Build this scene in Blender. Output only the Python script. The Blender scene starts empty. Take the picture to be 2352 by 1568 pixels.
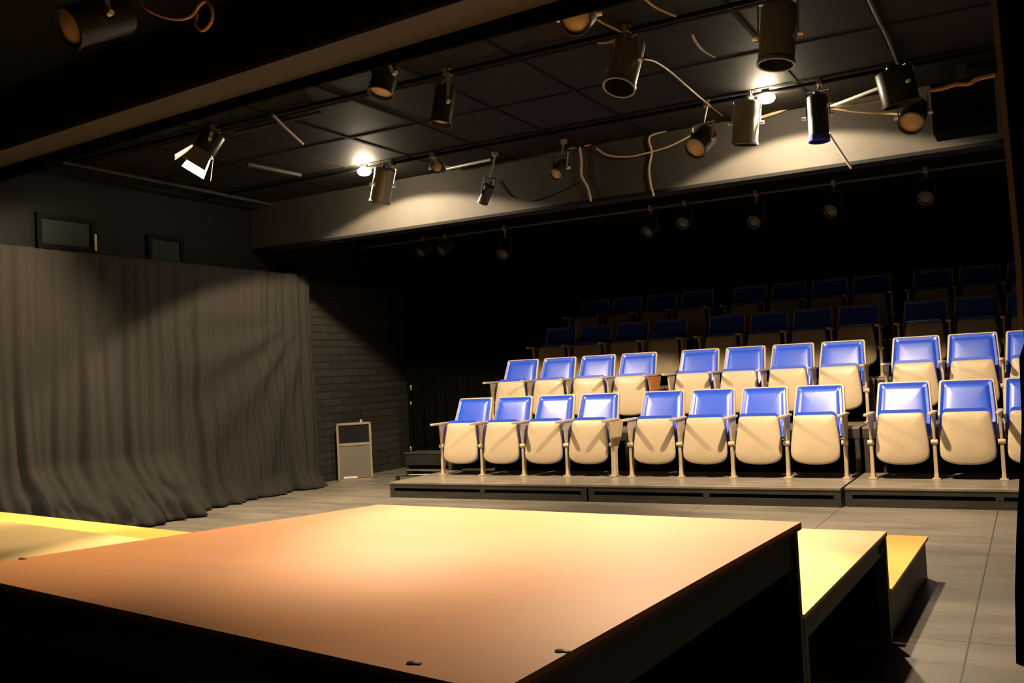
import bpy, bmesh, math, random
from mathutils import Vector, Matrix, Quaternion, noise
random.seed(7)
S = bpy.context.scene
C = S.collection
R = math.radians

# ------------------------------------------------------------------ camera
cam_d = bpy.data.cameras.new('camera')
cam_d.sensor_width = 36.0
cam_d.lens = 2160.05 / 2352 * 36.0
cam_d.clip_start = 0.05
cam = bpy.data.objects.new('camera', cam_d)
C.objects.link(cam)
yaw, pitch, roll = R(-28.9364), R(2.0719), R(-2.8742)
fw = Vector((math.sin(yaw) * math.cos(pitch), math.cos(yaw) * math.cos(pitch), math.sin(pitch)))
rt0 = Vector((math.cos(yaw), -math.sin(yaw), 0))
up0 = rt0.cross(fw)
rt = rt0 * math.cos(roll) + up0 * math.sin(roll)
up = up0 * math.cos(roll) - rt0 * math.sin(roll)
M = Matrix((rt, up, -fw)).transposed().to_4x4()
M.translation = Vector((0, 0, 1.2916))
cam.matrix_world = M
S.camera = cam

# ------------------------------------------------------------------ world and exposure
w = bpy.data.worlds.new('world')
S.world = w
w.use_nodes = True
w.node_tree.nodes['Background'].inputs[0].default_value = (0.004, 0.004, 0.004, 1)
w.node_tree.nodes['Background'].inputs[1].default_value = 1.0
S.view_settings.view_transform = 'Standard'
S.view_settings.look = 'None'
S.view_settings.gamma = 1
S.view_settings.use_curve_mapping = False
S.view_settings.exposure = 0.0
WARM = (1.0, 0.775, 0.5)

# powers of the lamps of the place (watts, cone degrees, blend)
P_FLOOD_A = 950
P_FLOOD_B = 1000
P_KEY_RIGHT = 340
P_KEY_LEFT = 900
P_KEY_MID = 900
P_KEY_FAR_LEFT = 800
P_CURTAIN = 800
BULB = 480


# ------------------------------------------------------------------ materials
def mat(name, col, rough=0.6, metal=0.0, noise=0.0, nscale=8.0, bump=0.0, bscale=40.0, spec=0.5, coat=0.0, coat_r=0.15, stretch=(1, 1, 1), emit=None, estr=0.0):
    m = bpy.data.materials.new(name)
    m.use_nodes = True
    nt = m.node_tree
    b = nt.nodes['Principled BSDF']
    b.inputs['Base Color'].default_value = (*col, 1)
    b.inputs['Roughness'].default_value = rough
    b.inputs['Metallic'].default_value = metal
    b.inputs['Specular IOR Level'].default_value = spec
    b.inputs['Coat Weight'].default_value = coat
    b.inputs['Coat Roughness'].default_value = coat_r
    if emit:
        b.inputs['Emission Color'].default_value = (*emit, 1)
        b.inputs['Emission Strength'].default_value = estr
    tc = nt.nodes.new('ShaderNodeTexCoord')
    mp = nt.nodes.new('ShaderNodeMapping')
    mp.inputs['Scale'].default_value = stretch
    nt.links.new(tc.outputs['Object'], mp.inputs[0])
    if noise:
        n = nt.nodes.new('ShaderNodeTexNoise')
        n.inputs['Scale'].default_value = nscale
        n.inputs['Detail'].default_value = 6
        n.inputs['Roughness'].default_value = 0.6
        nt.links.new(mp.outputs[0], n.inputs['Vector'])
        r = nt.nodes.new('ShaderNodeValToRGB')
        r.color_ramp.elements[0].position = 0.3
        r.color_ramp.elements[1].position = 0.7
        r.color_ramp.elements[0].color = (*[max(0, c * (1 - noise)) for c in col], 1)
        r.color_ramp.elements[1].color = (*[min(1, c * (1 + noise)) for c in col], 1)
        nt.links.new(n.outputs[0], r.inputs[0])
        nt.links.new(r.outputs[0], b.inputs['Base Color'])
    if bump:
        n2 = nt.nodes.new('ShaderNodeTexNoise')
        n2.inputs['Scale'].default_value = bscale
        n2.inputs['Detail'].default_value = 4
        nt.links.new(mp.outputs[0], n2.inputs['Vector'])
        bp = nt.nodes.new('ShaderNodeBump')
        bp.inputs['Strength'].default_value = bump
        bp.inputs['Distance'].default_value = 0.01
        nt.links.new(n2.outputs[0], bp.inputs['Height'])
        nt.links.new(bp.outputs[0], b.inputs['Normal'])
    return m


def brick_mat():
    m = mat('painted_block', (0.045, 0.042, 0.036), 0.7)
    nt = m.node_tree
    b = nt.nodes['Principled BSDF']
    tc = nt.nodes.new('ShaderNodeTexCoord')
    mp = nt.nodes.new('ShaderNodeMapping')
    mp.inputs['Rotation'].default_value = (R(90), 0, R(90))
    sp = nt.nodes.new('ShaderNodeSeparateXYZ')
    cb = nt.nodes.new('ShaderNodeCombineXYZ')
    nt.links.new(tc.outputs['Object'], sp.inputs[0])
    nt.links.new(sp.outputs[1], cb.inputs[0])
    nt.links.new(sp.outputs[2], cb.inputs[1])
    br = nt.nodes.new('ShaderNodeTexBrick')
    br.inputs['Scale'].default_value = 1.0
    br.inputs['Brick Width'].default_value = 0.4
    br.inputs['Row Height'].default_value = 0.1
    br.inputs['Mortar Size'].default_value = 0.008
    br.inputs['Color1'].default_value = (0.036, 0.033, 0.027, 1)
    br.inputs['Color2'].default_value = (0.026, 0.024, 0.021, 1)
    br.inputs['Mortar'].default_value = (0.016, 0.015, 0.014, 1)
    nt.links.new(cb.outputs[0], br.inputs['Vector'])
    # colour darkened above the curtain line, standing in for the dim upper wall
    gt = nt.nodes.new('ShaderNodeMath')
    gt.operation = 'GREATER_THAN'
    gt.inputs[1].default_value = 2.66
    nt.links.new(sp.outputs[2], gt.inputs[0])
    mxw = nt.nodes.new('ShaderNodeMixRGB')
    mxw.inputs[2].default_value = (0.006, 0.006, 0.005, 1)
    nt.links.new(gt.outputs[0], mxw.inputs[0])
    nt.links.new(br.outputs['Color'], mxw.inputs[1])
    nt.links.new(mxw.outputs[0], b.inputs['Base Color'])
    b.inputs['Specular IOR Level'].default_value = 0.15
    bp = nt.nodes.new('ShaderNodeBump')
    bp.inputs['Strength'].default_value = 0.6
    bp.inputs['Distance'].default_value = 0.01
    bp.invert = True
    nt.links.new(br.outputs['Fac'], bp.inputs['Height'])
    nt.links.new(bp.outputs[0], b.inputs['Normal'])
    return m


def floor_mat():
    m = mat('painted_floor', (0.15, 0.125, 0.1), 0.42, noise=0.0)
    nt = m.node_tree
    b = nt.nodes['Principled BSDF']
    tc = nt.nodes.new('ShaderNodeTexCoord')
    n = nt.nodes.new('ShaderNodeTexNoise')
    n.inputs['Scale'].default_value = 1.6
    n.inputs['Detail'].default_value = 8
    n.inputs['Roughness'].default_value = 0.65
    mp = nt.nodes.new('ShaderNodeMapping')
    mp.inputs['Scale'].default_value = (0.6, 2.2, 1)
    nt.links.new(tc.outputs['Object'], mp.inputs[0])
    nt.links.new(mp.outputs[0], n.inputs['Vector'])
    r = nt.nodes.new('ShaderNodeValToRGB')
    r.color_ramp.elements[0].position = 0.36
    r.color_ramp.elements[1].position = 0.68
    r.color_ramp.elements[0].color = (0.13, 0.115, 0.097, 1)
    r.color_ramp.elements[1].color = (0.24, 0.21, 0.175, 1)
    nt.links.new(n.outputs[0], r.inputs[0])
    br = nt.nodes.new('ShaderNodeTexBrick')          # seams between the sheets of the floor
    br.offset = 0.0
    br.inputs['Scale'].default_value = 1.0
    br.inputs['Brick Width'].default_value = 1.22
    br.inputs['Row Height'].default_value = 2.44
    br.inputs['Mortar Size'].default_value = 0.004
    mx = nt.nodes.new('ShaderNodeMixRGB')
    mx.inputs[2].default_value = (0.05, 0.042, 0.035, 1)
    mp2 = nt.nodes.new('ShaderNodeMapping')
    mp2.inputs['Location'].default_value = (0.33, 0.2, 0)
    nt.links.new(tc.outputs['Object'], mp2.inputs[0])
    nt.links.new(mp2.outputs[0], br.inputs['Vector'])
    nt.links.new(br.outputs['Fac'], mx.inputs[0])
    nt.links.new(r.outputs[0], mx.inputs[1])
    nt.links.new(mx.outputs[0], b.inputs['Base Color'])
    n3 = nt.nodes.new('ShaderNodeTexNoise')
    n3.inputs['Scale'].default_value = 5
    mr = nt.nodes.new('ShaderNodeMapRange')
    mr.inputs[3].default_value = 0.32
    mr.inputs[4].default_value = 0.6
    nt.links.new(n3.outputs[0], mr.inputs[0])
    nt.links.new(mr.outputs[0], b.inputs['Roughness'])
    return m


MT = dict(
    floor=floor_mat(),
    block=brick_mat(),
    black_wall=mat('black_wall_paint', (0.003, 0.003, 0.003), 0.85, spec=0.15, noise=0.2),
    ceil=mat('black_ceiling_tile', (0.014, 0.0125, 0.011), 0.7, spec=0.08, noise=0.15, nscale=3, bump=0.15, bscale=90),
    grid=mat('ceiling_grid_metal', (0.003, 0.003, 0.003), 0.9, spec=0.1),
    edge_brown=mat('worn_brown_edge', (0.13, 0.1, 0.075), 0.6, noise=0.2),
    soffit=mat('grey_soffit_paint', (0.03, 0.027, 0.023), 0.7, spec=0.2, noise=0.18, nscale=2.5),
    beam=mat('brown_beam_paint', (0.036, 0.026, 0.017), 0.6, noise=0.12),
    velour=mat('black_velour', (0.002, 0.002, 0.002), 0.95, spec=0.05),
    curtain=mat('charcoal_cloth', (0.026, 0.0235, 0.021), 0.9, noise=0.12, nscale=14, spec=0.15, stretch=(6, 6, 0.4)),
    pane=mat('blanked_glass', (0.016, 0.02, 0.019), 0.6, spec=0.1),
    winframe=mat('dark_window_frame', (0.004, 0.004, 0.004), 0.8, spec=0.1),
    beige=mat('beige_enamel', (0.57, 0.45, 0.305), 0.42, noise=0.05, nscale=5),
    beige_worn=mat('worn_beige_metal', (0.56, 0.44, 0.29), 0.45, noise=0.15, nscale=20),
    orange_side=mat('orange_side_panel', (0.55, 0.22, 0.06), 0.5),
    vinyl=mat('blue_vinyl', (0.018, 0.085, 0.7), 0.38, noise=0.06, nscale=3, spec=0.9, coat=0.7, coat_r=0.27),
    ply_dark=mat('dark_stained_wood', (0.02, 0.019, 0.016), 0.55, noise=0.35, nscale=3, stretch=(1, 8, 8)),
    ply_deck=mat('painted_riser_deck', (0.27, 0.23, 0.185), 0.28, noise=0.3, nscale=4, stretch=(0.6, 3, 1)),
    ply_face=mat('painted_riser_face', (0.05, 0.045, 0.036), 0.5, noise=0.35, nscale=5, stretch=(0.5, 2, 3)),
    salmon=mat('salmon_paint', (0.84, 0.37, 0.155), 0.55, spec=0.1, noise=0.05, nscale=1.5, stretch=(0.5, 3, 1)),
    pale=mat('pale_yellow_paint', (0.7, 0.52, 0.24), 0.5, spec=0.25, noise=0.05, nscale=2),
    gold=mat('golden_yellow_paint', (0.95, 0.56, 0.115), 0.5, spec=0.2, noise=0.05, nscale=2),
    rededge=mat('red_brown_edge', (0.3, 0.06, 0.025), 0.6),
    black_metal=mat('black_metal', (0.035, 0.034, 0.032), 0.38, metal=0.35, noise=0.2, nscale=10),
    grey_metal=mat('grey_metal', (0.3, 0.28, 0.24), 0.4, metal=0.6),
    bright_metal=mat('bare_metal', (0.75, 0.72, 0.66), 0.3, metal=0.9),
    white_metal=mat('white_enamel', (0.85, 0.82, 0.75), 0.4),
    inside=mat('lamp_inside', (0.02, 0.02, 0.02), 0.6),
    lens=mat('amber_lens', (0.52, 0.36, 0.21), 0.3, spec=0.5),
    dull_lens=mat('dull_grey_lens', (0.08, 0.068, 0.055), 0.4, spec=0.3),
    pipe_grey=mat('dull_pipe_grey', (0.03, 0.028, 0.024), 0.7, spec=0.2),
    blue_gel=mat('blue_gel', (0.03, 0.03, 0.4), 0.3),
    cable=mat('tan_cable', (0.42, 0.3, 0.17), 0.5),
    dark_cable=mat('dark_cable', (0.02, 0.018, 0.016), 0.6),
    red_cable=mat('orange_cable', (0.5, 0.24, 0.11), 0.5),
    bulb=mat('hot_bulb', (1, 0.9, 0.7), 0.4, emit=(1.0, 0.82, 0.55), estr=BULB),
    cab=mat('cabinet_panel', (0.13, 0.12, 0.1), 0.5, noise=0.1),
    cab_frame=mat('cabinet_frame', (0.3, 0.25, 0.18), 0.4, metal=0.3),
    cab_dark=mat('cabinet_dark_window', (0.008, 0.008, 0.01), 0.25),
    paper=mat('pale_paper', (0.7, 0.65, 0.55), 0.7),
    rust=mat('rust_brown', (0.09, 0.035, 0.018), 0.7),
)


# ------------------------------------------------------------------ mesh builder
class MB:
    def __init__(self):
        self.bm = bmesh.new()
        self.T = Matrix.Identity(4)

    def v(self, p):
        return self.bm.verts.new(self.T @ Vector(p))

    def face(self, vs):
        try:
            return self.bm.faces.new(vs)
        except ValueError:
            return None

    def box(self, c, s, rot=None):
        vs = []
        for dz in (-1, 1):
            for dx, dy in ((-1, -1), (1, -1), (1, 1), (-1, 1)):
                p = Vector((dx * s[0] / 2, dy * s[1] / 2, dz * s[2] / 2))
                if rot is not None:
                    p = rot @ p
                vs.append(self.v(p + Vector(c)))
        for f in ((3, 2, 1, 0), (4, 5, 6, 7), (0, 1, 5, 4), (1, 2, 6, 5), (2, 3, 7, 6), (3, 0, 4, 7)):
            self.face([vs[i] for i in f])
        return self

    def box2(self, a, b):
        return self.box([(a[i] + b[i]) / 2 for i in range(3)], [abs(b[i] - a[i]) for i in range(3)])

    def bar(self, a, b, wd, th, upv=(0, 0, 1)):
        a, b = Vector(a), Vector(b)
        d = (b - a)
        L = d.length
        d.normalize()
        s = d.cross(Vector(upv))
        if s.length < 1e-5:
            s = d.cross(Vector((0, 1, 0)))
        s.normalize()
        u = s.cross(d)
        return self.box((a + b) / 2, (L, wd, th), Matrix((d, s, u)).transposed())

    def rings(self, rings, close0=True, close1=True):
        vv = [[self.v(p) for p in r] for r in rings]
        n = len(vv[0])
        for a, b in zip(vv, vv[1:]):
            for i in range(n):
                self.face([a[i], a[(i + 1) % n], b[(i + 1) % n], b[i]])
        if close0:
            self.face(list(reversed(vv[0])))
        if close1:
            self.face(vv[-1])
        return self

    def lathe(self, prof, org, axis, seg=20, close0=True, close1=True):
        ax = Vector(axis).normalized()
        s = ax.orthogonal().normalized()
        t = ax.cross(s)
        org = Vector(org)
        rr = []
        for r, h in prof:
            rr.append([org + ax * h + (s * math.cos(2 * math.pi * k / seg) + t * math.sin(2 * math.pi * k / seg)) * max(r, 1e-4) for k in range(seg)])
        return self.rings(rr, close0, close1)

    def cyl(self, a, b, r, seg=12, r2=None):
        a, b = Vector(a), Vector(b)
        return self.lathe([(r, 0), (r2 if r2 is not None else r, (b - a).length)], a, b - a, seg)

    def tube(self, pts, r, seg=8):
        pts = [Vector(p) for p in pts]
        # smooth the path
        out = []
        n = len(pts)
        for i in range(n - 1):
            p0, p1, p2, p3 = pts[max(i - 1, 0)], pts[i], pts[i + 1], pts[min(i + 2, n - 1)]
            for k in range(6):
                t = k / 6
                out.append(0.5 * ((2 * p1) + (p2 - p0) * t + (2 * p0 - 5 * p1 + 4 * p2 - p3) * t * t + (3 * p1 - p0 - 3 * p2 + p3) * t ** 3))
        out.append(pts[-1])
        rr = []
        nrm = None
        for i, p in enumerate(out):
            d = (out[min(i + 1, len(out) - 1)] - out[max(i - 1, 0)])
            if d.length < 1e-7:
                d = Vector((0, 0, 1))
            d.normalize()
            nrm = d.orthogonal().normalized() if nrm is None else (nrm - d * nrm.dot(d))
            if nrm.length < 1e-4:
                nrm = d.orthogonal()
            nrm.normalize()
            b = d.cross(nrm)
            rr.append([p + (nrm * math.cos(2 * math.pi * k / seg) + b * math.sin(2 * math.pi * k / seg)) * r for k in range(seg)])
        return self.rings(rr)

    def prism(self, poly, z0, z1):
        return self.rings([[(x, y, z0) for x, y in poly], [(x, y, z1) for x, y in poly]])

    def build(self, name, m, parent=None, loc=None, smooth=False, bevel=0.0):
        me = bpy.data.meshes.new(name)
        bmesh.ops.recalc_face_normals(self.bm, faces=self.bm.faces[:])
        if loc is not None:
            bmesh.ops.translate(self.bm, verts=self.bm.verts[:], vec=-Vector(loc))
        self.bm.to_mesh(me)
        self.bm.free()
        me.materials.append(m)
        o = bpy.data.objects.new(name, me)
        C.objects.link(o)
        if parent is not None:
            o.parent = parent
        elif loc is not None:
            o.location = loc
        if smooth:
            me.shade_auto_smooth(angle=R(38)) if hasattr(me, 'shade_auto_smooth') else None
            for p in me.polygons:
                p.use_smooth = True
            try:
                me.set_sharp_from_angle(angle=R(40))
            except Exception:
                pass
        if bevel:
            bv = o.modifiers.new('bevel', 'BEVEL')
            bv.width = bevel
            bv.segments = 2
            bv.limit_method = 'ANGLE'
        return o


def tag(o, label, cat, group=None, kind=None):
    o['label'] = label
    o['category'] = cat
    if group:
        o['group'] = group
    if kind:
        o['kind'] = kind
    return o


def thing(name, label, cat, loc=(0, 0, 0), group=None):
    o = bpy.data.objects.new(name, None)
    o.empty_display_size = 0.1
    C.objects.link(o)
    o.location = loc
    return tag(o, label, cat, group)


def struct(o):
    o['kind'] = 'structure'
    return o


def copy_tree(o, parent=None):
    c = o.copy()
    C.objects.link(c)
    if parent is not None:
        c.parent = parent
    for ch in list(o.children):
        copy_tree(ch, c)
    return c


def spot(parent, loc, target, power, size, blend=0.3, radius=0.05, col=WARM):
    d = bpy.data.lights.new('lamp_beam', 'SPOT')
    d.energy = power
    d.color = col
    d.spot_size = R(size)
    d.spot_blend = blend
    d.shadow_soft_size = radius
    o = bpy.data.objects.new('lamp_beam', d)
    C.objects.link(o)
    o.parent = parent
    o.location = Vector(loc) - parent.location
    o.rotation_euler = (Vector(target) - Vector(loc)).to_track_quat('-Z', 'Y').to_euler()
    return o


# ------------------------------------------------------------------ the room
ZC = 3.55
XL, XR, YB, YF = -8.35, 2.6, 14.3, -1.6
struct(MB().box2((XL - 1, YF - 1, -0.1), (XR + 1, YB + 1, 0)).build('floor', MT['floor']))
ceil = struct(MB().box2((XL - 0.2, YF - 0.2, ZC), (XR + 0.2, YB + 0.2, ZC + 0.1)).build('ceiling', MT['ceil']))
g = MB()
cx0, cy0, sx, sy = -5.383, 5.926, 0.767, 0.911
for j in range(-7, 3):
    y = cy0 + j * sy
    g.box2((XL, y - 0.016, ZC - 0.005), (XR, y + 0.016, ZC + 0.001))
for i in range(-3, 11):
    x = cx0 + i * sx
    g.box2((x - 0.016, YF, ZC - 0.0055), (x + 0.016, 8.6, ZC + 0.001))
g.build('ceiling_grid', MT['grid'], ceil)
MB().prism([(XL, YF), (XR, YF), (XR, 3.5), (XL, 4.36)], ZC - 0.008, ZC - 0.006).build('near_ceiling_shade', MT['black_wall'], ceil)  # black sheet standing in for shade on the unlit near ceiling
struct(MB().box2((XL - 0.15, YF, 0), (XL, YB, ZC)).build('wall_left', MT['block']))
struct(MB().box2((XR, YF, 0), (XR + 0.15, YB, ZC)).build('wall_right', MT['black_wall']))
struct(MB().box2((XL - 0.15, YB, 0), (XR + 0.15, YB + 0.15, ZC)).build('wall_back', MT['black_wall']))
struct(MB().box2((XL - 0.15, YF - 0.15, 0), (XR + 0.15, YF, ZC)).build('wall_front', MT['black_wall']))
# soffit across the room above the front of the seats
sof = struct(MB().box2((XL, 8.6, 3.0), (XR, 8.78, ZC)).build('trim_1', MT['soffit']))
MB().box2((XL, 8.585, 2.975), (XR, 8.8, 3.005)).build('edge_strip', MT['black_wall'], sof)
# header beam across the front of the acting area
b = MB()
b.prism([(XL, 4.30), (XL, 4.56), (XR, 3.80), (XR, 3.44)], 3.12, ZC)
beam = struct(b.build('trim_2', MT['black_wall']))
b = MB()
b.prism([(XL, 4.31), (XL, 4.555), (XR, 3.795), (XR, 3.45)], 3.105, 3.119)
b.build('underside_board', MT['beam'], beam)
# black border hung along the far edge of the beam
b = MB()
n = 60
top, bot = [], []
rng = []
for k in range(n + 1):
    t = k / n
    x = XL + (XR - XL) * t
    y = 4.575 + (3.815 - 4.575) * t
    zb = 3.0 + 0.05 * math.sin(math.pi * min(1, max(0, (x + 7) / 6)))
    rng.append((x, y, zb))
for a, c in zip(rng, rng[1:]):
    vs = [b.v((p[0], p[1] + dy, z)) for p in (a, c) for dy in (0, 0.02) for z in (p[2], 3.3)]
    b.face([vs[0], vs[4], vs[5], vs[1]]); b.face([vs[2], vs[3], vs[7], vs[6]]); b.face([vs[0], vs[2], vs[6], vs[4]])
tag(b.build('border_curtain', MT['velour']), 'black cloth border strip hanging along the ceiling beam', 'curtain')

# high blanked windows in the left wall
for k, (ya, yb_, za, zb_) in enumerate(((5.75, 6.3, 2.8, 3.05), (7.05, 7.45, 2.75, 2.98))):
    f = MB()
    x = XL + 0.02
    f.box2((XL, ya - 0.05, zb_), (x + 0.02, yb_ + 0.05, zb_ + 0.05)); f.box2((XL, ya - 0.05, za - 0.05), (x + 0.02, yb_ + 0.05, za))
    f.box2((XL, ya - 0.05, za), (x + 0.02, ya, zb_)); f.box2((XL, yb_, za), (x + 0.02, yb_ + 0.05, zb_))
    wn = struct(f.build('window_%d' % (k + 1), MT['winframe']))
    MB().box2((XL + 0.002, ya, za), (XL + 0.015, yb_, zb_)).build('pane', MT['pane'], wn)
    if k == 0:
        MB().box((XL + 0.05, yb_ + 0.03, za + 0.06), (0.02, 0.025, 0.17)).build('catch', MT['cable'], wn)

# ------------------------------------------------------------------ seating risers
RY, RZ, DY, DZ = 9.2725, 0.169, 1.1975, 0.4464
rows_w = ['front row', 'second row', 'third row', 'top row']
px = [-6.40, -3.965, -1.53, 0.905]
blk = ['left', 'middle', 'right']
for r in range(4):
    y0 = 8.56 + DY * r
    y1 = y0 + DY - 0.004
    z = RZ + DZ * r
    for k in range(3):
        x0, x1 = px[k] + 0.012, px[k + 1] - 0.012
        yy0 = y0 + (0.06 if (k == 2 and r == 0) else 0)
        lab = ('low black-brown seating riser with slotted front under the %s block of front seats' if r == 0 else
               'raised dark seating riser under the %s block of the ' + rows_w[r] + ' seats') % blk[k]
        t = thing('seating_riser', lab, 'platform', (x0, yy0, 0), 'seating risers')
        o = Vector((x0, yy0, 0))
        MB().box2((x0, yy0, z - 0.022), (x1, y1, z)).build('deck', MT['ply_deck'], t, o, bevel=0.003)
        f = MB()
        if r == 0:
            f.box2((x0, yy0 + 0.004, 0.105), (x1, yy0 + 0.04, z - 0.022))
            f.build('top_rail', MT['ply_face'], t, o)
            MB().box2((x0, yy0 + 0.004, 0.0), (x1, yy0 + 0.04, 0.07)).build('bottom_rail', MT['ply_face'], t, o)
            for xx in (x0 + 0.03, (x0 + x1) / 2, x1 - 0.03):
                MB().box2((xx - 0.03, yy0 + 0.003, 0.07), (xx + 0.03, yy0 + 0.04, 0.105)).build('spacer_block', MT['ply_face'], t, o)
            MB().box2((x0 + 0.02, yy0 + 0.12, 0.0), (x1 - 0.02, yy0 + 0.14, z - 0.03)).build('back_panel', MT['black_wall'], t, o)
            MB().box2((x0, yy0 + 0.05, 0.0), (x0 + 0.03, y1, z - 0.022)).build('side_panel', MT['ply_face'], t, o)
            MB().box2((x1 - 0.03, yy0 + 0.05, 0.0), (x1, y1, z - 0.022)).build('side_panel', MT['ply_face'], t, o)
        else:
            f.box2((x0, yy0 + 0.003, z - 0.11), (x1, yy0 + 0.04, z - 0.022))
            f.build('front_rail', MT['ply_face'], t, o)
            for xx in (x0 + 0.03, x1 - 0.03):
                for yv in (yy0 + 0.03, y1 - 0.04):
                    MB().box2((xx - 0.022, yv - 0.022, 0), (xx + 0.022, yv + 0.022, z - 0.022)).build('leg', MT['ply_face'], t, o)
            MB().box2((x0 + 0.06, y1 - 0.09, 0), (x1 - 0.06, y1 - 0.08, z - 0.03)).build('back_panel', MT['velour'], t, o)


# ------------------------------------------------------------------ theatre chairs
PIT = 0.54


def outline(hw_top, hw_mid, hw_bot, h, rc_top=0.03, bot_arc=0.06, n=6):
    # closed outline in (x, w), w from 0 to h; rounded top corners and a curved lower edge
    pts = []
    for k in range(n + 1):
        a = math.pi / 2 * k / n
        pts.append((hw_top - rc_top + rc_top * math.sin(math.pi / 2 - a) * 1.0, h - rc_top + rc_top * math.sin(a)))
    pts = [(hw_top - rc_top + rc_top * math.cos(a), h - rc_top + rc_top * math.sin(a)) for a in [math.pi / 2 * k / n for k in range(n + 1)]]
    left = [(-x, y) for x, y in reversed(pts)]
    pts = pts + left
    pts.append((-hw_mid, h * 0.42))
    m = 12
    for k in range(m + 1):
        a = math.pi + math.pi * k / m
        ca, sa = math.cos(a), math.sin(a)
        e = 0.78
        pts.append((hw_bot * math.copysign(abs(ca) ** e, ca), bot_arc + bot_arc * math.copysign(abs(sa) ** e, sa)))
    pts.append((hw_mid, h * 0.42))
    return pts


def slab(pts, prof, org, uw, nrm, h):
    # stack of scaled copies of an outline along nrm; prof = [(scale, depth)], ending in a fan
    mb = MB()
    cxy = (0, h * 0.5)
    rr = []
    X = Vector((1, 0, 0))
    for s, d in prof:
        rr.append([Vector(org) + X * (x * s) + Vector(uw) * (cxy[1] + (y - cxy[1]) * s) + Vector(nrm) * d for x, y in pts])
    mb.rings(rr, True, True)
    return mb


def make_chair(end_right=False, side_panel=None):
    t = thing('theatre_chair', '', 'chair')
    # legs / standards
    def standard(x, wide):
        m = MB()
        m.box((x, 0.0, 0.006), (0.07, 0.12, 0.012))
        m.rings([[(x - 0.02, -0.03, 0.01), (x + 0.02, -0.03, 0.01), (x + 0.02, 0.03, 0.01), (x - 0.02, 0.03, 0.01)],
                 [(x - 0.016, -0.025, 0.06), (x + 0.016, -0.025, 0.06), (x + 0.016, 0.025, 0.06), (x - 0.016, 0.025, 0.06)],
                 [(x - 0.015, -0.02, 0.30), (x + 0.015, -0.02, 0.30), (x + 0.015, 0.05, 0.30), (x - 0.015, 0.05, 0.30)],
                 [(x - 0.012, -0.02, 0.36), (x + 0.012, -0.02, 0.36), (x + 0.012, 0.09, 0.36), (x - 0.012, 0.09, 0.36)],
                 [(x - 0.01, -0.05, 0.588), (x + 0.01, -0.05, 0.588), (x + 0.01, 0.17, 0.588), (x - 0.01, 0.17, 0.588)]])
        m.build('leg', MT['beige_worn'], t, bevel=0.003)
        a = MB()
        pr = []
        for k in range(13):
            an = math.pi * k / 12
            pr.append((x - 0.027 * math.cos(an), -0.19 - 0.03 * math.sin(an)))
        pr += [(x + 0.022, 0.2), (x - 0.022, 0.2)]
        a.prism(pr, 0.587, 0.612)
        a.build('armrest', MT['beige'], t, bevel=0.006)
        h = MB()
        h.lathe([(0.022, -0.03), (0.024, -0.02), (0.024, 0.02), (0.022, 0.03)], (x, -0.01, 0.335), (1, 0, 0), 12)
        h.build('hinge', MT['beige_worn'], t)
    standard(-PIT / 2, False)
    if end_right:
        standard(PIT / 2, side_panel)
        if side_panel:
            m = MB()
            m.rings([[(PIT / 2 - 0.02 + dx, y, z) for y, z in ((-0.03, 0.0), (0.04, 0.0), (0.05, 0.27), (0.17, 0.4), (0.26, 0.58), (-0.13, 0.58), (-0.09, 0.4), (-0.03, 0.27))] for dx in (0.03, 0.055)])
            m.build('end_panel', MT[side_panel], t, bevel=0.004)
    # tipped-up seat
    hs = 0.47
    o = Vector((0, -0.045, 0.135))
    uw = Vector((0, 0.16, 0.985)).normalized()
    nr = Vector((0, -uw.z, uw.y))
    pts = outline(0.195, 0.225, 0.228, hs, 0.035, 0.115)
    slab(pts, [(1, 0.0), (1.0, 0.012), (0.985, 0.022), (0.93, 0.03), (0.6, 0.04), (0.25, 0.043)], o, uw, nr, hs).build('seat_shell', MT['beige'], t, smooth=True)
    slab(outline(0.19, 0.217, 0.22, hs + 0.035, 0.03, 0.115), [(0.97, -0.085), (0.995, -0.07), (1, -0.02), (0.99, -0.001)], o, uw, nr, hs).build('seat_cushion', MT['vinyl'], t, smooth=True)
    # back
    hb = 0.56
    ob = Vector((0, 0.15, 0.345))
    ub = (Vector((0, 0.384, 0.875)) - ob).normalized()
    nb = Vector((0, -ub.z, ub.y))
    hb = (Vector((0, 0.384, 0.875)) - ob).length
    pts = outline(0.232, 0.25, 0.25, hb, 0.028, 0.02)
    slab(pts, [(0.9, -0.035), (0.97, -0.03), (1, -0.01), (1, 0.008), (0.985, 0.014)], ob, ub, nb, hb).build('back_shell', MT['beige'], t, smooth=True)
    pts2 = outline(0.214, 0.232, 0.232, hb - 0.036, 0.022, 0.018)
    ob2 = ob + ub * 0.018
    slab(pts2, [(1, 0.012), (0.995, 0.026), (0.97, 0.032), (0.87, 0.022), (0.82, 0.028), (0.77, 0.0335), (0.7, 0.036), (0.5, 0.0378), (0.25, 0.0385), (0.08, 0.0387)], ob2, ub, nb, hb - 0.036).build('back_cushion', MT['vinyl'], t, smooth=True)
    return t


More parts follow.
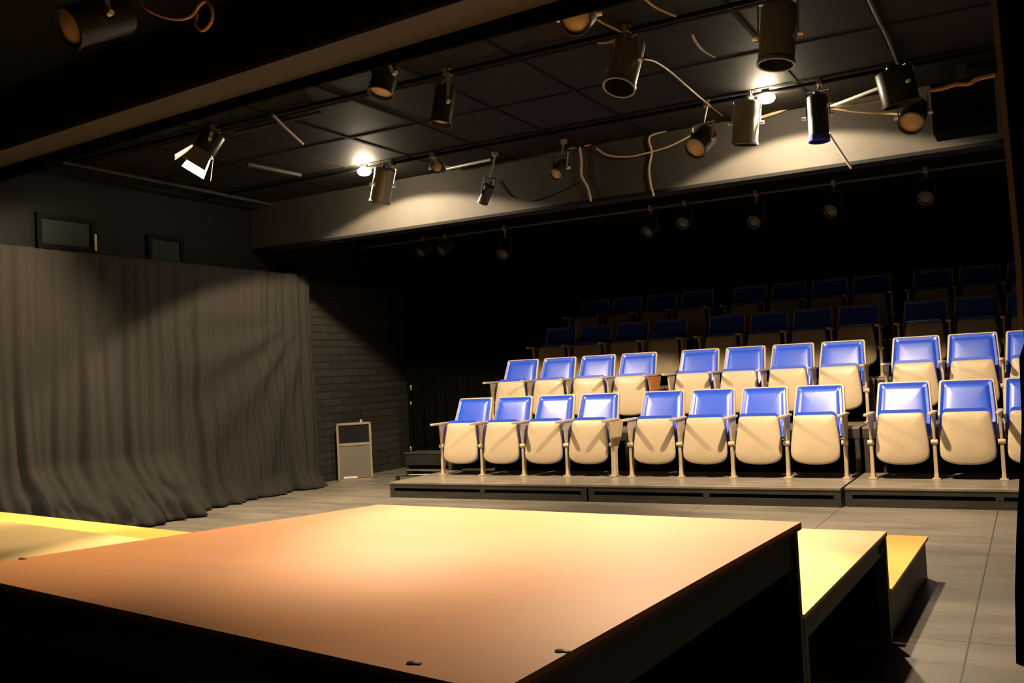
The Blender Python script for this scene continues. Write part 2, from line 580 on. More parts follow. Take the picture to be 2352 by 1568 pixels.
proto = make_chair()
proto_end = make_chair(True)
proto_panel = make_chair(True, 'beige')
proto_orange = make_chair(True, 'orange_side')
place_w = ['leftmost seat', 'second seat from left', 'third seat from left', 'rightmost seat']
used = set()
row_txt = ['in the front row', 'in the second lit row', 'in the shadowed third row', 'in the dark top row']
gx = [[-6.13, -3.762, -1.369], [-6.11, -3.718, -1.354], [-6.10, -3.71, -1.345], [-6.09, -3.70, -1.34]]
for r in range(4):
    for k in range(3):
        cnt = 4 if k < 2 else 3
        for i in range(cnt):
            src = proto
            if i == cnt - 1 and k < 2:
                src = proto_panel if (k == 0 and r == 0) else (proto_orange if (k == 0 and r == 1) else proto_end)
            if src.name in used:
                c = copy_tree(src)
            else:
                c = src
                used.add(src.name)
            c.location = (gx[r][k] + (i + 0.5) * PIT, RY + DY * r, RZ + DZ * r)
            pw = place_w[i] if k < 2 else ['leftmost seat', 'middle seat', 'rightmost seat by drape'][i]
            c['label'] = 'blue and beige theatre chair %s, %s block, %s' % (row_txt[r], blk[k], pw)
            c['group'] = 'tip-up theatre chairs ' + row_txt[r]

# ------------------------------------------------------------------ stage platforms in the acting area
def platform(name, label, poly, z, top_m, edge_th, rail_h, legs, solid=False, rail_m='ply_dark', leg_w=0.045, inset=0.012):
    t = thing(name, label, 'platform', (poly[0][0], poly[0][1], 0))
    o = t.location.copy()
    MB().prism(poly, z - 0.012, z).build('top', top_m, t, o)
    # thin edge of the sheet below the paint
    MB().prism(poly, z - edge_th, z - 0.012).build('sheet_edge', MT['rededge'], t, o)
    cxy = Vector((sum(p[0] for p in poly) / len(poly), sum(p[1] for p in poly) / len(poly)))
    n = len(poly)
    for k in range(n):
        a, c = Vector(poly[k]), Vector(poly[(k + 1) % n])
        d = (c - a).normalized()
        nn = Vector((-d.y, d.x))
        if nn.dot(cxy - a) < 0:
            nn = -nn
        off = nn * (inset + 0.02)
        z1 = z - edge_th
        z0 = 0.0 if solid else z1 - rail_h
        a2, c2 = a + off + d * 0.03, c + off - d * 0.03
        m = MB()
        m.bar((a2.x, a2.y, (z0 + z1) / 2), (c2.x, c2.y, (z0 + z1) / 2), 0.035, z1 - z0)
        m.build('side_panel' if solid else 'rail', MT[rail_m], t, o)
    for (x, y, z0) in legs:
        MB().box2((x - leg_w / 2, y - leg_w / 2, z0), (x + leg_w / 2, y + leg_w / 2, z - edge_th)).build('leg', MT[rail_m], t, o, bevel=0.003)
    return t


T1 = [(-2.342, 3.06), (-0.653, 2.952), (-0.762, 1.275), (-2.87, 1.626)]
t1 = platform('stage_platform', 'large salmon-topped stage platform, the nearest and tallest, on a dark wood frame', T1, 0.8, MT['salmon'], 0.022, 0.11,
              [(-0.68, 2.925, 0), (-0.80, 1.31, 0), (-2.8, 1.66, 0), (-2.31, 3.02, 0)], leg_w=0.034)
def add_light_block(t, a, c, z1, nm='added_light_block'):  # added panels that block light so it stays dark under the platforms
    m = MB()
    m.bar((a[0], a[1], z1 / 2), (c[0], c[1], z1 / 2), 0.012, z1)
    m.build(nm, MT['velour'], t, t.location)


add_light_block(t1, (-2.28, 2.99), (-0.688, 2.93), 0.66)
add_light_block(t1, (-2.34, 2.96), (-2.78, 1.72), 0.66)
for (x, y) in ((-0.980, 1.353), (-0.766, 1.503), (-2.783, 1.821)):
    m = MB()
    m.lathe([(0.009, 0), (0.009, 0.002), (0.004, 0.004)], (x, y, 0.8), (0, 0, 1), 10)
    m.box((x + 0.009, y, 0.801), (0.02, 0.008, 0.002))
    m.build('bolt_head', MT['rust'], t1, t1.location)
T2 = [(-2.35, 4.57), (-0.632, 4.57), (-0.676, 3.02), (-2.35, 3.12)]
t2 = platform('stage_platform', 'pale yellow stage platform on open legs behind the salmon one at its right', T2, 0.5, MT['pale'], 0.02, 0.075,
              [(-0.66, 4.54, 0), (-0.705, 3.05, 0), (-2.32, 3.15, 0), (-2.32, 4.54, 0)], leg_w=0.05)
add_light_block(t2, (-2.27, 4.53), (-0.676, 4.53), 0.4)
MB().box((-0.645, 4.458, 0.437), (0.012, 0.04, 0.025)).build('bracket', MT['rust'], t2, t2.location)
T3 = [(-2.3, 5.98), (-0.602, 5.98), (-0.63, 4.60), (-2.3, 4.60)]
platform('stage_platform', 'low golden yellow stage platform with solid dark sides at far right of the others', T3, 0.235, MT['gold'], 0.018, 0.1, [], solid=True)
T4 = [(-6.9, 3.965), (-3.75, 3.44), (-3.1, 2.6), (-3.2, 1.7), (-6.9, 2.3)]
platform('stage_platform', 'pale yellow stage platform against the left side of the salmon platform', T4, 0.5, MT['pale'], 0.02, 0.1,
         [(-6.84, 3.9, 0), (-3.82, 3.40, 0), (-3.26, 1.77, 0), (-6.84, 2.36, 0)])
T5 = [(-7.6, 4.69), (-4.756, 4.247), (-4.3, 4.176), (-4.2, 3.70), (-7.6, 4.20)]
platform('stage_platform', 'golden yellow stage platform strip at the far left, touching the grey curtain', T5, 0.4, MT['gold'], 0.018, 0.1, [], solid=True)
m = MB()
m.bar((-4.382, 2.741, 0.020), (-4.351, 3.214, 0.020), 0.03, 0.03)
tag(m.build('wooden_batten', MT['cable']), 'thin pale batten lying on the dark floor under the salmon platform', 'batten')

# ------------------------------------------------------------------ curtain on the left wall
m = MB()
NY, NZ = 240, 70
ya, yb_ = 4.2, 9.33
grid = []
ztop = 2.70
for i in range(NY + 1):
    s = i / NY
    y = ya + (yb_ - ya) * s
    col = []
    for j in range(NZ + 1):
        t = j / NZ
        z = ztop * (1 - t) + 0.012
        x = -8.12
        f = 0.022 * math.sin(y * 21 + 0.6 * math.sin(y * 5)) + 0.016 * math.sin(y * 47 + 1.3) + 0.03 * math.sin(y * 8.3 + 1.0)
        x += f * (0.45 + 0.8 * t)
        # swags at the right end: folds that fan out from the gathered top corner
        dy, dz = 9.25 - y, z - 2.25
        rad = math.hypot(dy, dz)
        th = math.atan2(-dz, max(dy, 1e-3))
        wgt = max(0, min(1, (y - 6.9) / 0.8)) * max(0, min(1, (2.3 - z) / 0.6))
        x += wgt * 0.03 * math.sin(th * 16 + 1.2 * rad) * min(1, rad)
        bel = math.exp(-((y - 8.05) / 0.75) ** 2)
        x += -0.05 * bel * math.sin(math.pi * min(1, t * 1.05))
        # cloth lying out on the floor at the left
        fu = max(0.0, (t - 0.74) / 0.26)
        flare = fu * fu * (2.2 - 1.2 * fu)
        reg = 1 / (1 + math.exp((y - 7.3) / 0.18)) * max(0.1, min(1, (y - 4.9) / 0.5))
        x += flare * reg * (0.5 + 0.05 * math.sin(y * 11) + 0.05 * math.sin(y * 23 + 5 * t) + 0.03 * math.sin(y * 41 + 9 * t))
        reg2 = 1 / (1 + math.exp(-(y - 7.3) / 0.2))
        x += max(0.0, (t - 0.9) / 0.1) ** 2 * reg2 * (0.12 + 0.05 * math.sin(y * 9) + 0.03 * math.sin(y * 31))
        yy = y + 0.03 * t * math.sin(y * 6 + z * 2)
        pile = reg * max(0.0, min(1.0, (t - 0.78) / 0.12))
        x += pile * (0.11 * noise.noise(Vector((y * 5.0, t * 9.0, 1.7))) + 0.06 * noise.noise(Vector((y * 13.0, t * 20.0, 4.2))))
        z += pile * max(0.0, 1 - t) * 0.35 * noise.noise(Vector((y * 4.0, t * 6.0, 8.1)))
        x += 0.035 * noise.noise(Vector((y * 3.0, t * 1.2, 0.3))) * (0.3 + t)
        z = max(z, 0.012)
        x = max(x, XL + 0.04)
        col.append(m.v((x, yy, z)))
    grid.append(col)
for i in range(NY):
    for j in range(NZ):
        m.face([grid[i][j], grid[i + 1][j], grid[i + 1][j + 1], grid[i][j + 1]])
cu = m.build('stage_curtain', MT['curtain'], smooth=True)
sd = cu.modifiers.new('thickness', 'SOLIDIFY')
sd.thickness = 0.006
tag(cu, 'long charcoal grey cloth curtain hung along the left wall, hem spread on the floor', 'curtain')

# ------------------------------------------------------------------ black drapes
def drape(name, label, path, z0, z1, amp, freq, mt):
    m = MB()
    n = 90
    P = [Vector((p[0], p[1], 0)) for p in path]
    cols = []
    for i in range(n + 1):
        s = i / n * (len(P) - 1)
        k = min(int(s), len(P) - 2)
        p = P[k].lerp(P[k + 1], s - k)
        d = (P[k + 1] - P[k]).normalized()
        q = p + Vector((-d.y, d.x, 0)) * amp * math.sin(freq * i / n * 2 * math.pi)
        cols.append([m.v((q.x, q.y, z1 + (z0 - z1) * j / 12)) for j in range(13)])
    for a, c in zip(cols, cols[1:]):
        for j in range(12):
            m.face([a[j], c[j], c[j + 1], a[j + 1]])
    o = m.build(name, MT[mt], smooth=True)
    sd = o.modifiers.new('thickness', 'SOLIDIFY')
    sd.thickness = 0.01
    tag(o, label, 'curtain')
    return o


bd = drape('black_drape', 'black masking drape with metal eyelets beside the brick wall, left of the seats', [(-8.04, 11.30), (-6.46, 11.55)], 0.01, 2.95, 0.03, 9, 'velour')
for (x, y, z), hh in (((-7.934, 11.250, 1.190), 0.075), ((-7.947, 11.250, 0.962), 0.05), ((-7.984, 11.250, 0.306), 0.06)):
    mm = MB()
    mm.lathe([(0.010, -hh / 2), (0.014, -hh / 4), (0.014, hh / 4), (0.010, hh / 2)], (x, y, z), (0, 0, 1), 8)
    mm.build('eyelet', MT['bright_metal'], bd)
# tormentor at the right edge of the picture
m = MB()
NZ = 60
L = []
for j in range(NZ + 1):
    z = 3.6 * j / NZ
    K = ((0.0, -0.142), (0.3, -0.128), (0.58, -0.104), (0.76, -0.083), (1.0, -0.06), (1.65, -0.043), (2.76, -0.066), (3.7, -0.085))
    for (za, ea), (zb, eb) in zip(K, K[1:]):
        if za <= z <= zb:
            e = ea + (eb - ea) * (z - za) / (zb - za)
    L.append((z, e))
cols = []
for z, e in L:
    ring = []
    for k in range(24):
        u = k / 23
        ring.append((e + (0.02 if z > 1.3 else 0.0) + u * 1.6, 4.40 + 0.02 + 0.035 * math.sin(u * 40 + 0.4 * z) * min(1, u * 6)))
    back = [(x, y + 0.05) for x, y in reversed(ring)]
    cols.append([Vector((x, y, z if z < 3.54 else 3.54)) for x, y in ring + back])
m.rings(cols)
dr = m.build('side_drape', MT['velour'], smooth=True)
tag(dr, 'tall black side drape with a brown edge at the right of the picture', 'curtain')
m = MB()
m.rings([[Vector((e + dx, 4.395 + dy, min(z, 3.54))) for dx, dy in ((0, 0), (0.022, 0), (0.022, 0.05), (0, 0.05))] for z, e in L if z > 1.35])
m.build('edge_board', MT['edge_brown'], dr)

# ------------------------------------------------------------------ cabinet, bench and bits by the left wall
a, c = Vector((-8.20, 9.86, 0)), Vector((-7.86, 10.17, 0))
d = (c - a).normalized()
nn = Vector((d.y, -d.x, 0))
wd = (c - a).length
t = thing('equipment_cabinet', 'small grey cabinet with a dark upper opening standing by the brick wall', 'cabinet', a)
hgt = 0.77
m = MB()
bk = -nn * 0.1
m.rings([[a + bk, c + bk, c, a], [p + Vector((0, 0, hgt)) for p in (a + bk, c + bk, c, a)]])
m.build('body', MT['black_metal'], t, a)
def face_rect(u0, u1, z0, z1, off, th=0.012):
    m = MB()
    p = [a + d * (wd * u) + nn * off for u in (u0, u1)]
    q = [a + d * (wd * u) + nn * (off + th) for u in (u0, u1)]
    m.rings([[p[0] + Vector((0, 0, z0)), p[1] + Vector((0, 0, z0)), p[1] + Vector((0, 0, z1)), p[0] + Vector((0, 0, z1))],
             [q[0] + Vector((0, 0, z0)), q[1] + Vector((0, 0, z0)), q[1] + Vector((0, 0, z1)), q[0] + Vector((0, 0, z1))]])
    return m
face_rect(0.06, 0.94, 0.03, 0.47, 0.001).build('lower_panel', MT['cab'], t, a)
face_rect(0.08, 0.92, 0.5, 0.73, 0.001, 0.006).build('dark_window', MT['cab_dark'], t, a)
for nm, (u0, u1, z0, z1) in dict(l=(0, 0.06, 0, hgt), r=(0.94, 1, 0, hgt), tp=(0, 1, hgt - 0.03, hgt), md=(0.05, 0.95, 0.465, 0.5), bt=(0, 1, 0, 0.025)).items():
    face_rect(u0, u1, z0, z1, 0.002, 0.022).build('frame_bar', MT['cab_frame'], t, a)
face_rect(0.15, 0.55, 0.03, 0.055, 0.015, 0.008).build('paper_label', MT['paper'], t, a)
kn = MB()
p = a + d * wd * 0.72 + nn * 0.01
kn.cyl((p.x, p.y, hgt), (p.x, p.y, hgt + 0.035), 0.015, 10)
kn.build('knob', MT['beige_worn'], t, a)

bx = Vector((-7.52, 10.45, 0))
t = thing('low_bench', 'low black bench with a bright metal lower edge left of the front seats', 'bench', bx)
MB().box((-7.15, 10.6, 0.23), (0.74, 0.3, 0.16)).build('box_top', MT['black_metal'], t, bx, bevel=0.008)
MB().box((-7.15, 10.6, 0.315), (0.76, 0.32, 0.02)).build('lid', MT['ply_face'], t, bx)
MB().box((-7.17, 10.45, 0.09), (0.66, 0.02, 0.022)).build('metal_edge', MT['bright_metal'], t, bx)
for xx in (-7.50, -6.82):
    MB().box((xx, 10.6, 0.08), (0.03, 0.28, 0.16)).build('leg', MT['black_metal'], t, bx)
t = thing('cable_bracket', 'small black bracket with pale strips lying on the floor by the left riser end', 'bracket', (-7.3, 9.95, 0))
o = t.location.copy()
MB().box((-7.3, 9.96, 0.035), (0.04, 0.04, 0.07)).bar((-7.3, 9.96, 0.065), (-6.95, 10.06, 0.065), 0.03, 0.012).build('arm', MT['black_metal'], t, o)
MB().bar((-7.15, 10.0, 0.08), (-6.7, 10.15, 0.075), 0.05, 0.008).build('pale_strip', MT['paper'], t, o)
MB().box((-6.72, 10.12, 0.036), (0.03, 0.03, 0.072)).build('foot', MT['black_metal'], t, o)


# ------------------------------------------------------------------ lighting pipes, lamps and cables
def pipe(label, a, b, r=0.016, mt='grid'):
    m = MB()
    m.cyl(a, b, r, 10)
    t = tag(m.build('lighting_pipe', MT[mt], smooth=True), label, 'pipe')
    return t


pipe('dark lighting pipe near the ceiling crossing above the middle of the acting area', (-8.3, 5.75, 3.515), (2.5, 5.75, 3.515))
pipe('dark lighting pipe near the ceiling just before the grey soffit', (-8.3, 7.8, 3.52), (2.5, 7.8, 3.52))
pipe('dark lighting pipe close behind the ceiling beam', (-8.3, 4.85, 3.515), (2.5, 4.30, 3.515))
pipe('grey pipe running along the ceiling above the charcoal curtain', (-7.80, 4.7, 3.50), (-7.93, 8.5, 3.50), 0.018, 'pipe_grey')
pipe('short grey pipe under the ceiling left of the left bright lamp', (-6.651, 6.827, 3.500), (-6.599, 7.536, 3.500), 0.02, 'pipe_grey')
pipe('pale conduit on the ceiling leading right from the amber double lamp', (-5.391, 8.441, 3.530), (-4.770, 8.378, 3.530), 0.018, 'grey_metal')
pipe('grey bar on the ceiling right of the barn-door lamp', (-5.978, 6.004, 3.530), (-5.003, 5.985, 3.530), 0.014, 'pipe_grey')
pipe('black pipe holding the small lamps over the dark back rows', (-7.9, 10.2, 3.13), (1.5, 10.2, 3.13), 0.02, 'dark_cable')
pipe('dark pipe over the camera end carrying the amber-lens lamp', (-8.3, 3.0, 3.50), (2.5, 3.0, 3.50))


def can(label, c, dr, L, rad, hang, mt='black_metal', lens=True, gel=None, doors=False, light=None, tgt=None, name='stage_lamp', recess=0.12, lens_m='lens', knob=True, yoke_m='grey_metal'):
    c, dr, hang = Vector(c), Vector(dr).normalized(), Vector(hang)
    t = thing(name, label, 'stage light', hang)
    o = hang
    f = c + dr * L / 2          # open end
    bk = c - dr * L / 2
    m = MB()
    # barrel: closed tapered back, open front with wall thickness
    m.lathe([(rad * 0.5, -L * 0.015), (rad * 0.88, 0), (rad * 0.97, L * 0.02), (rad, L * 0.05), (rad, L * 0.94), (rad * 1.06, L * 0.945), (rad * 1.06, L), (rad * 0.93, L), (rad * 0.93, L * 0.3), (rad * 0.6, L * 0.22)], bk, dr, 28)
    m.build('barrel', MT[mt], t, o, smooth=True)
    m = MB()
    m.lathe([(rad * 0.2, -0.035), (rad * 0.36, -0.028), (rad * 0.36, 0.01)], bk, dr, 16)
    m.build('rear_cap', MT[mt], t, o, smooth=True)
    if lens_m == 'inside':
        m = MB()
        m.lathe([(rad * 0.925, -L * 0.02), (rad * 0.925, -L * 0.6), (rad * 0.915, -L * 0.6), (rad * 0.915, -L * 0.02)], f, dr, 28, False, False)
        m.build('liner', MT['inside'], t, o, smooth=True)
    if lens:
        m = MB()
        rc = L * recess
        m.lathe([(rad * 0.915, -rc - 0.012), (rad * 0.915, -rc - 0.004), (rad * 0.6, -rc + 0.010), (rad * 0.2, -rc + 0.016)], f, dr, 28)
        m.build('lens', MT[lens_m], t, o, smooth=True)
    if gel:
        m = MB()
        m.lathe([(rad * 1.08, -0.006), (rad * 1.08, 0.03), (rad * 0.9, 0.03), (rad * 0.9, 0.0)], f, dr, 20)
        m.build('gel_frame', MT[gel], t, o)
    # yoke
    upv = Vector((0, 0, 1))
    side = dr.cross(upv)
    if side.length < 0.15:
        side = Vector((1, 0, 0)) - dr * dr.x
    side.normalize()
    ztop = min(hang.z - 0.05, c.z + max(0.16, abs(dr.z) * L * 0.5 + 0.05))
    top = Vector((c.x, c.y, ztop)) * 0.6 + Vector((hang.x, hang.y, ztop)) * 0.4
    m = MB()
    for s in (-1, 1):
        p = c + side * (rad + 0.012) * s
        q = top + side * (rad + 0.012) * s
        m.bar(p, q, 0.026, 0.006, side)
    m.bar(top - side * (rad + 0.014), top + side * (rad + 0.014), 0.026, 0.007)
    m.build('yoke', MT[yoke_m], t, o)
    m = MB()
    m.cyl(top, hang - Vector((0, 0, 0.02)), 0.01, 8)
    m.lathe([(0.034, -0.022), (0.034, 0.022)], hang, (1, 0, 0), 12)
    m.box(hang + Vector((0, -0.035, 0)), (0.03, 0.03, 0.05))
    m.build('clamp', MT['grey_metal'], t, o)
    if knob:
        m = MB()
        for s in (-1, 1):
            p = c + side * (rad + 0.015) * s
            m.cyl(p, p + side * 0.03 * s, 0.014, 10)
        m.build('tilt_knob', MT['white_metal'], t, o)
    if doors:
        u2 = side.cross(dr).normalized()
        for vec, other in ((side, u2), (-side, u2), (u2, side), (-u2, side)):
            m = MB()
            e = f + vec * rad * 1.05
            tip = e + dr * 0.16 + vec * 0.07
            w0, w1 = rad * 0.8, rad * 1.1
            nrm_ = (dr * 0.07 - vec * 0.16).normalized() * 0.003
            m.rings([[e - other * w0 + nrm_, e + other * w0 + nrm_, tip + other * w1 + nrm_, tip - other * w1 + nrm_],
                     [e - other * w0 - nrm_, e + other * w0 - nrm_, tip + other * w1 - nrm_, tip - other * w1 - nrm_]])
            m.build('barn_door', MT['bright_metal' if doors == 2 else mt], t, o)
    if light:
        pw, sz, bl = light
        p = f + dr * (0.004 if doors else 0.03)
        spot(t, p, tgt if tgt else p + dr, pw, sz, bl, radius=rad * 0.55)
    return t


# the two open floods before the soffit: bare bulb under a socket, throwing light down on the seats
def flood(label, c, aim, power, size):
    c = Vector(c)
    hang = Vector((c.x, c.y, 3.548))
    t = thing('flood_lamp', label, 'stage light', hang)
    MB().box(hang + Vector((0, 0, -0.005)), (0.06, 0.06, 0.012)).build('mounting_plate', MT['black_metal'], t, hang)
    m = MB()
    m.lathe([(0.028, 0.0), (0.034, 0.01), (0.034, 0.03), (0.02, 0.035)], c + Vector((0, 0, 0.015)), (0, 0, 1), 14)
    m.build('socket', MT['black_metal'], t, hang)
    m = MB()
    m.lathe([(0.02, -0.05), (0.05, -0.042), (0.07, -0.02), (0.07, 0.005), (0.05, 0.022), (0.028, 0.03)], c, (0, 0, 1), 18)
    m.build('bulb', MT['bulb'], t, hang, smooth=True)
    m = MB()
    m.cyl(c + Vector((0, 0, 0.045)), hang, 0.01, 8)
    m.build('stem', MT['grey_metal'], t, hang)
    p = c + Vector((0, 0, -0.06))
    spot(t, p, p + Vector(aim), power, size, 0.12, radius=0.06)
    return t


def aim(az, el):
    return (math.sin(R(az)) * math.cos(R(el)), math.cos(R(az)) * math.cos(R(el)), math.sin(R(el)))


flood('left of the two bright bare flood lamps, glowing under the ceiling before the soffit', (-5.95, 7.78, 3.49), aim(10, -76), P_FLOOD_A, 143)
flood('right of the two bright bare flood lamps, glowing among the cans near the right', (-1.805, 7.83, 3.49), aim(12, -75), P_FLOOD_B, 138)

PX = 5.75
can('largest silver-black can lamp, hanging highest at top right above the right bright flood', (-1.235, 5.75, 3.265), (-0.10, -0.10, -0.99), 0.37, 0.108, (-1.21, PX, 3.515), 'grey_metal', recess=0.5, lens_m='inside',
    light=(P_KEY_RIGHT, 70, 0.7), tgt=(-0.55, 4.1, 0.4))
can('large can lamp with a shiny lower rim hanging top centre-right from tangled cables', (-2.23, 5.75, 3.29), (-0.12, -0.38, -0.92), 0.36, 0.105, (-2.2, PX, 3.515), 'grey_metal', recess=0.5, lens_m='inside',
    light=(P_KEY_MID, 37, 0.5), tgt=(-1.35, 3.3, 0.8))
can('can lamp with one brightly lit side just under the right bright flood', (-1.965, 7.74, 3.28), (-0.12, 0.05, -0.99), 0.36, 0.105, (-1.93, 7.8, 3.52), 'grey_metal', recess=0.3, lens_m='inside')
can('slim tube lamp with a blue gel end right of the right bright flood', (-1.38, 7.70, 3.22), (0.0, -0.05, -0.99), 0.34, 0.078, (-1.37, 7.8, 3.52), 'black_metal', gel='blue_gel', recess=0.2, lens_m='inside')
can('tilted can lamp with a thin bright edge beside the left bright flood', (-5.68, 7.72, 3.29), (-0.36, 0.15, -0.9), 0.36, 0.105, (-5.6, 7.8, 3.52), 'grey_metal', recess=0.3, lens_m='inside',
    )
can('black lamp with bright metal barn doors hanging at left below the beam', (-6.03, 5.75, 3.40), (-0.35, -0.4, -0.85), 0.2, 0.095, (-5.95, PX, 3.515), 'black_metal', doors=2,
    light=(P_CURTAIN, 120, 0.3), tgt=(-7.4, 6.1, 1.1))
can('lamp with round amber lens and white triangular flap tucked under the beam at top centre', (-2.13, 4.83, 3.30), (0.20, -0.86, -0.46), 0.26, 0.085, (-2.13, 4.53, 3.515), 'black_metal', recess=0.1)
can('small lamp with amber slits hanging from the beam pipe left of centre', (-3.585, 4.95, 3.27), (-0.1, -0.3, -0.95), 0.24, 0.085, (-3.57, 4.61, 3.515), 'black_metal', recess=0.1,
    light=(P_KEY_LEFT, 72, 0.3), tgt=(-3.0, 4.0, 0.8))
can('slim black lamp with one amber glint hanging left of ceiling centre', (-3.65, 5.75, 3.28), (-0.12, -0.15, -0.98), 0.28, 0.08, (-3.6, PX, 3.515), 'black_metal', recess=0.12,
    light=(P_KEY_FAR_LEFT, 50, 0.6), tgt=(-5.3, 4.3, 0.3))
can('lamp with bright amber lens and pale bracket before the soffit, left of the lit can', (-2.34, 7.70, 3.18), (-0.25, -0.75, -0.6), 0.24, 0.095, (-2.3, 7.8, 3.52), 'black_metal', recess=0.08,
    yoke_m='cable')
can('round lamp with peach lens at far right under the soffit edge of the ceiling', (-0.69, 7.75, 3.12), (-0.1, -0.72, -0.68), 0.24, 0.095, (-0.69, 7.8, 3.52), 'black_metal', recess=0.1)
can('bulky unlit black lamp hanging at upper right beside the pale rods', (-0.755, 7.4, 3.26), (0.15, 0.1, -0.98), 0.26, 0.13, (-0.77, 7.8, 3.52), 'black_metal', recess=0.3, lens_m='inside')
can('big dim lamp with amber lens on the near side of the beam at top left', (-3.93, 3.05, 3.14), (-0.15, -0.85, -0.45), 0.34, 0.10, (-3.9, 3.0, 3.50), 'black_metal', recess=0.06)
can('small dark lamp hanging from a long yoke against the lit left soffit patch', (-4.72, 8.15, 3.13), (-0.55, 0.2, -0.7), 0.2, 0.055, (-4.62, 8.2, 3.535), 'black_metal', recess=0.2, lens_m='inside', knob=False, yoke_m='dark_cable')
can('small lamp with pale lens glints below the orange cable tangle', (-3.86, 8.1, 3.24), (-0.1, -0.75, -0.6), 0.2, 0.065, (-3.85, 8.2, 3.535), 'black_metal', recess=0.1)
can('double amber lamp close to the ceiling right of the left bright flood', (-5.139, 7.950, 3.427), (0.3, -0.9, -0.1), 0.14, 0.06, (-5.1, 7.8, 3.52), 'black_metal', recess=0.08)
rear_lab = ['leftmost dim lamp on the back pipe, under the left soffit corner', 'dim lamp on the back pipe, second from left, close to its neighbour',
            'dim lamp on the back pipe below the small dark soffit lamp', 'cluster-like lamp on the back pipe below the longer hanging cable',
            'faint lamp on the back pipe just right of the cluster-like one', 'faint lamp on the back pipe above the middle block of seats',
            'brightest dim lamp on the back pipe above the right aisle', 'rightmost dim amber lamp on the back pipe near the black drape']
for (p, lab) in zip([(-6.872, 10.2, 3.0), (-6.538, 10.2, 2.985), (-5.661, 10.2, 2.845), (-3.734, 10.2, 2.90), (-3.328, 10.2, 2.951), (-2.524, 10.2, 2.865), (-1.714, 10.2, 2.878), (-0.828, 10.2, 2.892)], rear_lab):
    can(lab, p, (-0.1 + random.uniform(-.25, .25), -0.8, -0.5), 0.22, 0.07, (p[0], 10.2, 3.13), 'black_metal', recess=0.08, lens_m='dull_lens', knob=False, yoke_m='dark_cable')

bx = Vector((-0.36, 8.2, 3.4))
t = thing('speaker_box', 'large black box hung from the ceiling corner at upper right before the soffit', 'speaker', bx)
MB().box((-0.36, 8.2, 3.21), (0.44, 0.36, 0.38)).build('cabinet', MT['velour'], t, bx)
MB().box((-0.36, 8.2, 3.475), (0.08, 0.08, 0.15)).build('bracket', MT['black_metal'], t, bx)


def cable(label, pts, r=0.008, mt='cable', name='loose_cable'):
    m = MB()
    m.tube(pts, r)
    return tag(m.build(name, MT[mt], smooth=True), label, 'cable')


cable('tan cable end hanging from the orange tangle over the soffit', [(-3.849, 8.570, 3.544), (-3.838, 8.570, 3.392), (-3.846, 8.570, 3.261), (-3.786, 8.570, 3.130), (-3.757, 8.570, 2.985)], 0.012)
cable('tan cable end hanging straight down the soffit left of the amber bracket lamp', [(-2.940, 8.570, 3.555), (-3.091, 8.570, 3.535), (-3.116, 8.570, 3.480), (-3.096, 8.570, 3.370), (-3.131, 8.570, 3.227), (-3.126, 8.570, 3.078), (-3.099, 8.570, 2.948)], 0.011)
cable('tan cable sagging in front of the soffit between two lamps', [(-3.670, 8.570, 3.506), (-3.557, 8.570, 3.418), (-3.353, 8.570, 3.368), (-3.172, 8.570, 3.370), (-2.905, 8.570, 3.403), (-2.642, 8.570, 3.488)], 0.009)
cable('short orange cable tangle tied along the ceiling above the soffit', [(-4.149, 8.570, 3.592), (-4.050, 8.570, 3.599), (-3.944, 8.570, 3.559), (-3.832, 8.570, 3.576), (-3.771, 8.570, 3.557), (-3.684, 8.570, 3.578)], 0.018, 'red_cable')
cable('tan cable from the beam down to the shiny-rimmed can lamp', [(-2.288, 5.400, 3.517), (-2.264, 5.500, 3.503), (-2.246, 5.600, 3.502), (-2.227, 5.700, 3.499)], 0.009)
cable('short tan cable left of the shiny-rimmed can lamp', [(-2.409, 5.750, 3.478), (-2.343, 5.750, 3.466), (-2.271, 5.750, 3.477)], 0.009)
cable('tan cable on the ceiling at the very top right of centre', [(-1.899, 5.265, 3.500), (-1.895, 5.414, 3.500), (-1.871, 5.541, 3.500), (-1.837, 5.662, 3.500)], 0.009)
cable('tan cable looping along the ceiling between the two large can lamps', [(-1.854, 6.042, 3.500), (-1.873, 6.165, 3.490), (-1.883, 6.369, 3.490), (-1.865, 6.587, 3.500)], 0.009)
cable('long tan cable from the shiny-rimmed can to the lit can lamp', [(-2.256, 6.200, 3.457), (-2.247, 6.400, 3.491), (-2.239, 6.700, 3.495), (-2.206, 7.000, 3.447), (-2.182, 7.300, 3.411), (-2.115, 7.600, 3.338)], 0.007)
cable('pale cable bundle along the soffit top right of the right bright flood', [(-2.046, 8.570, 3.522), (-1.888, 8.570, 3.542), (-1.770, 8.570, 3.568), (-1.637, 8.570, 3.567)], 0.014)
cable('tan cable with knots running right from the blue gel lamp to the peach lens lamp', [(-1.330, 8.000, 3.350), (-1.156, 8.000, 3.290), (-1.025, 8.000, 3.255), (-0.895, 8.000, 3.225), (-0.759, 7.900, 3.171)], 0.009)
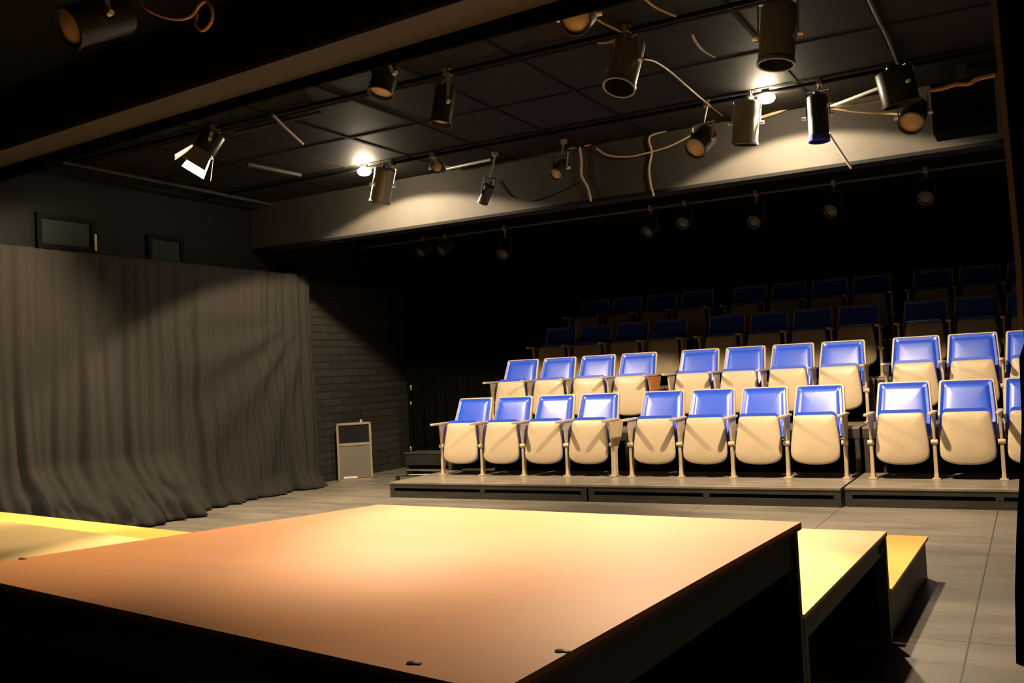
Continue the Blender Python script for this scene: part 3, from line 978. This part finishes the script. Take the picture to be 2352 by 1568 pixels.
cable('thin tan cable just below the bright rod at upper right', [(-1.333, 7.720, 3.280), (-1.283, 7.800, 3.300), (-1.078, 7.700, 3.267), (-0.857, 7.500, 3.213), (-0.793, 7.420, 3.205)], 0.008)
cable('pale rope with orange ties at the upper right by the side drape', [(-0.570, 7.800, 3.300), (-0.479, 7.800, 3.299), (-0.388, 7.800, 3.311), (-0.300, 7.800, 3.300), (-0.240, 7.800, 3.322), (-0.124, 7.800, 3.331)], 0.016, 'red_cable')
cable('dark bundled cable running along the ceiling at the top right', [(-0.749, 6.086, 3.500), (-0.749, 6.547, 3.500), (-0.745, 6.943, 3.500), (-0.757, 7.676, 3.500)], 0.018, 'dark_cable')
cable('orange cable loop hanging near the top left', [(-3.911, 3.300, 3.339), (-3.872, 3.300, 3.270), (-3.763, 3.300, 3.204), (-3.639, 3.300, 3.157), (-3.547, 3.300, 3.154), (-3.490, 3.300, 3.193), (-3.439, 3.300, 3.202), (-3.406, 3.300, 3.151), (-3.415, 3.300, 3.093), (-3.473, 3.300, 3.063), (-3.519, 3.300, 3.106), (-3.532, 3.320, 3.165)], 0.009, 'red_cable')
cable('dark red cable bundle on the ceiling left of the left bright flood', [(-5.263, 5.702, 3.500), (-5.427, 6.006, 3.500), (-5.538, 6.224, 3.500), (-5.713, 6.572, 3.500)], 0.014, 'rust')
cable('thin dark cable sagging across the soffit to the small dark lamp', [(-4.829, 8.570, 3.347), (-4.665, 8.585, 3.155), (-4.462, 8.585, 3.091), (-4.234, 8.585, 3.114), (-3.934, 8.585, 3.197)], 0.007, 'dark_cable')
m = MB()
m.cyl((-1.328, 7.950, 3.346), (-0.870, 7.750, 3.386), 0.013, 10)
tag(m.build('metal_rod', MT['white_metal'], smooth=True), 'bright pale rod reaching up to the bulky unlit lamp at upper right', 'rod')
m = MB()
m.cyl((-1.376, 8.100, 3.169), (-1.283, 8.550, 2.943), 0.011, 10)
tag(m.build('metal_rod', MT['white_metal'], smooth=True), 'bright pale rod slanting down the soffit from the blue gel lamp', 'rod')
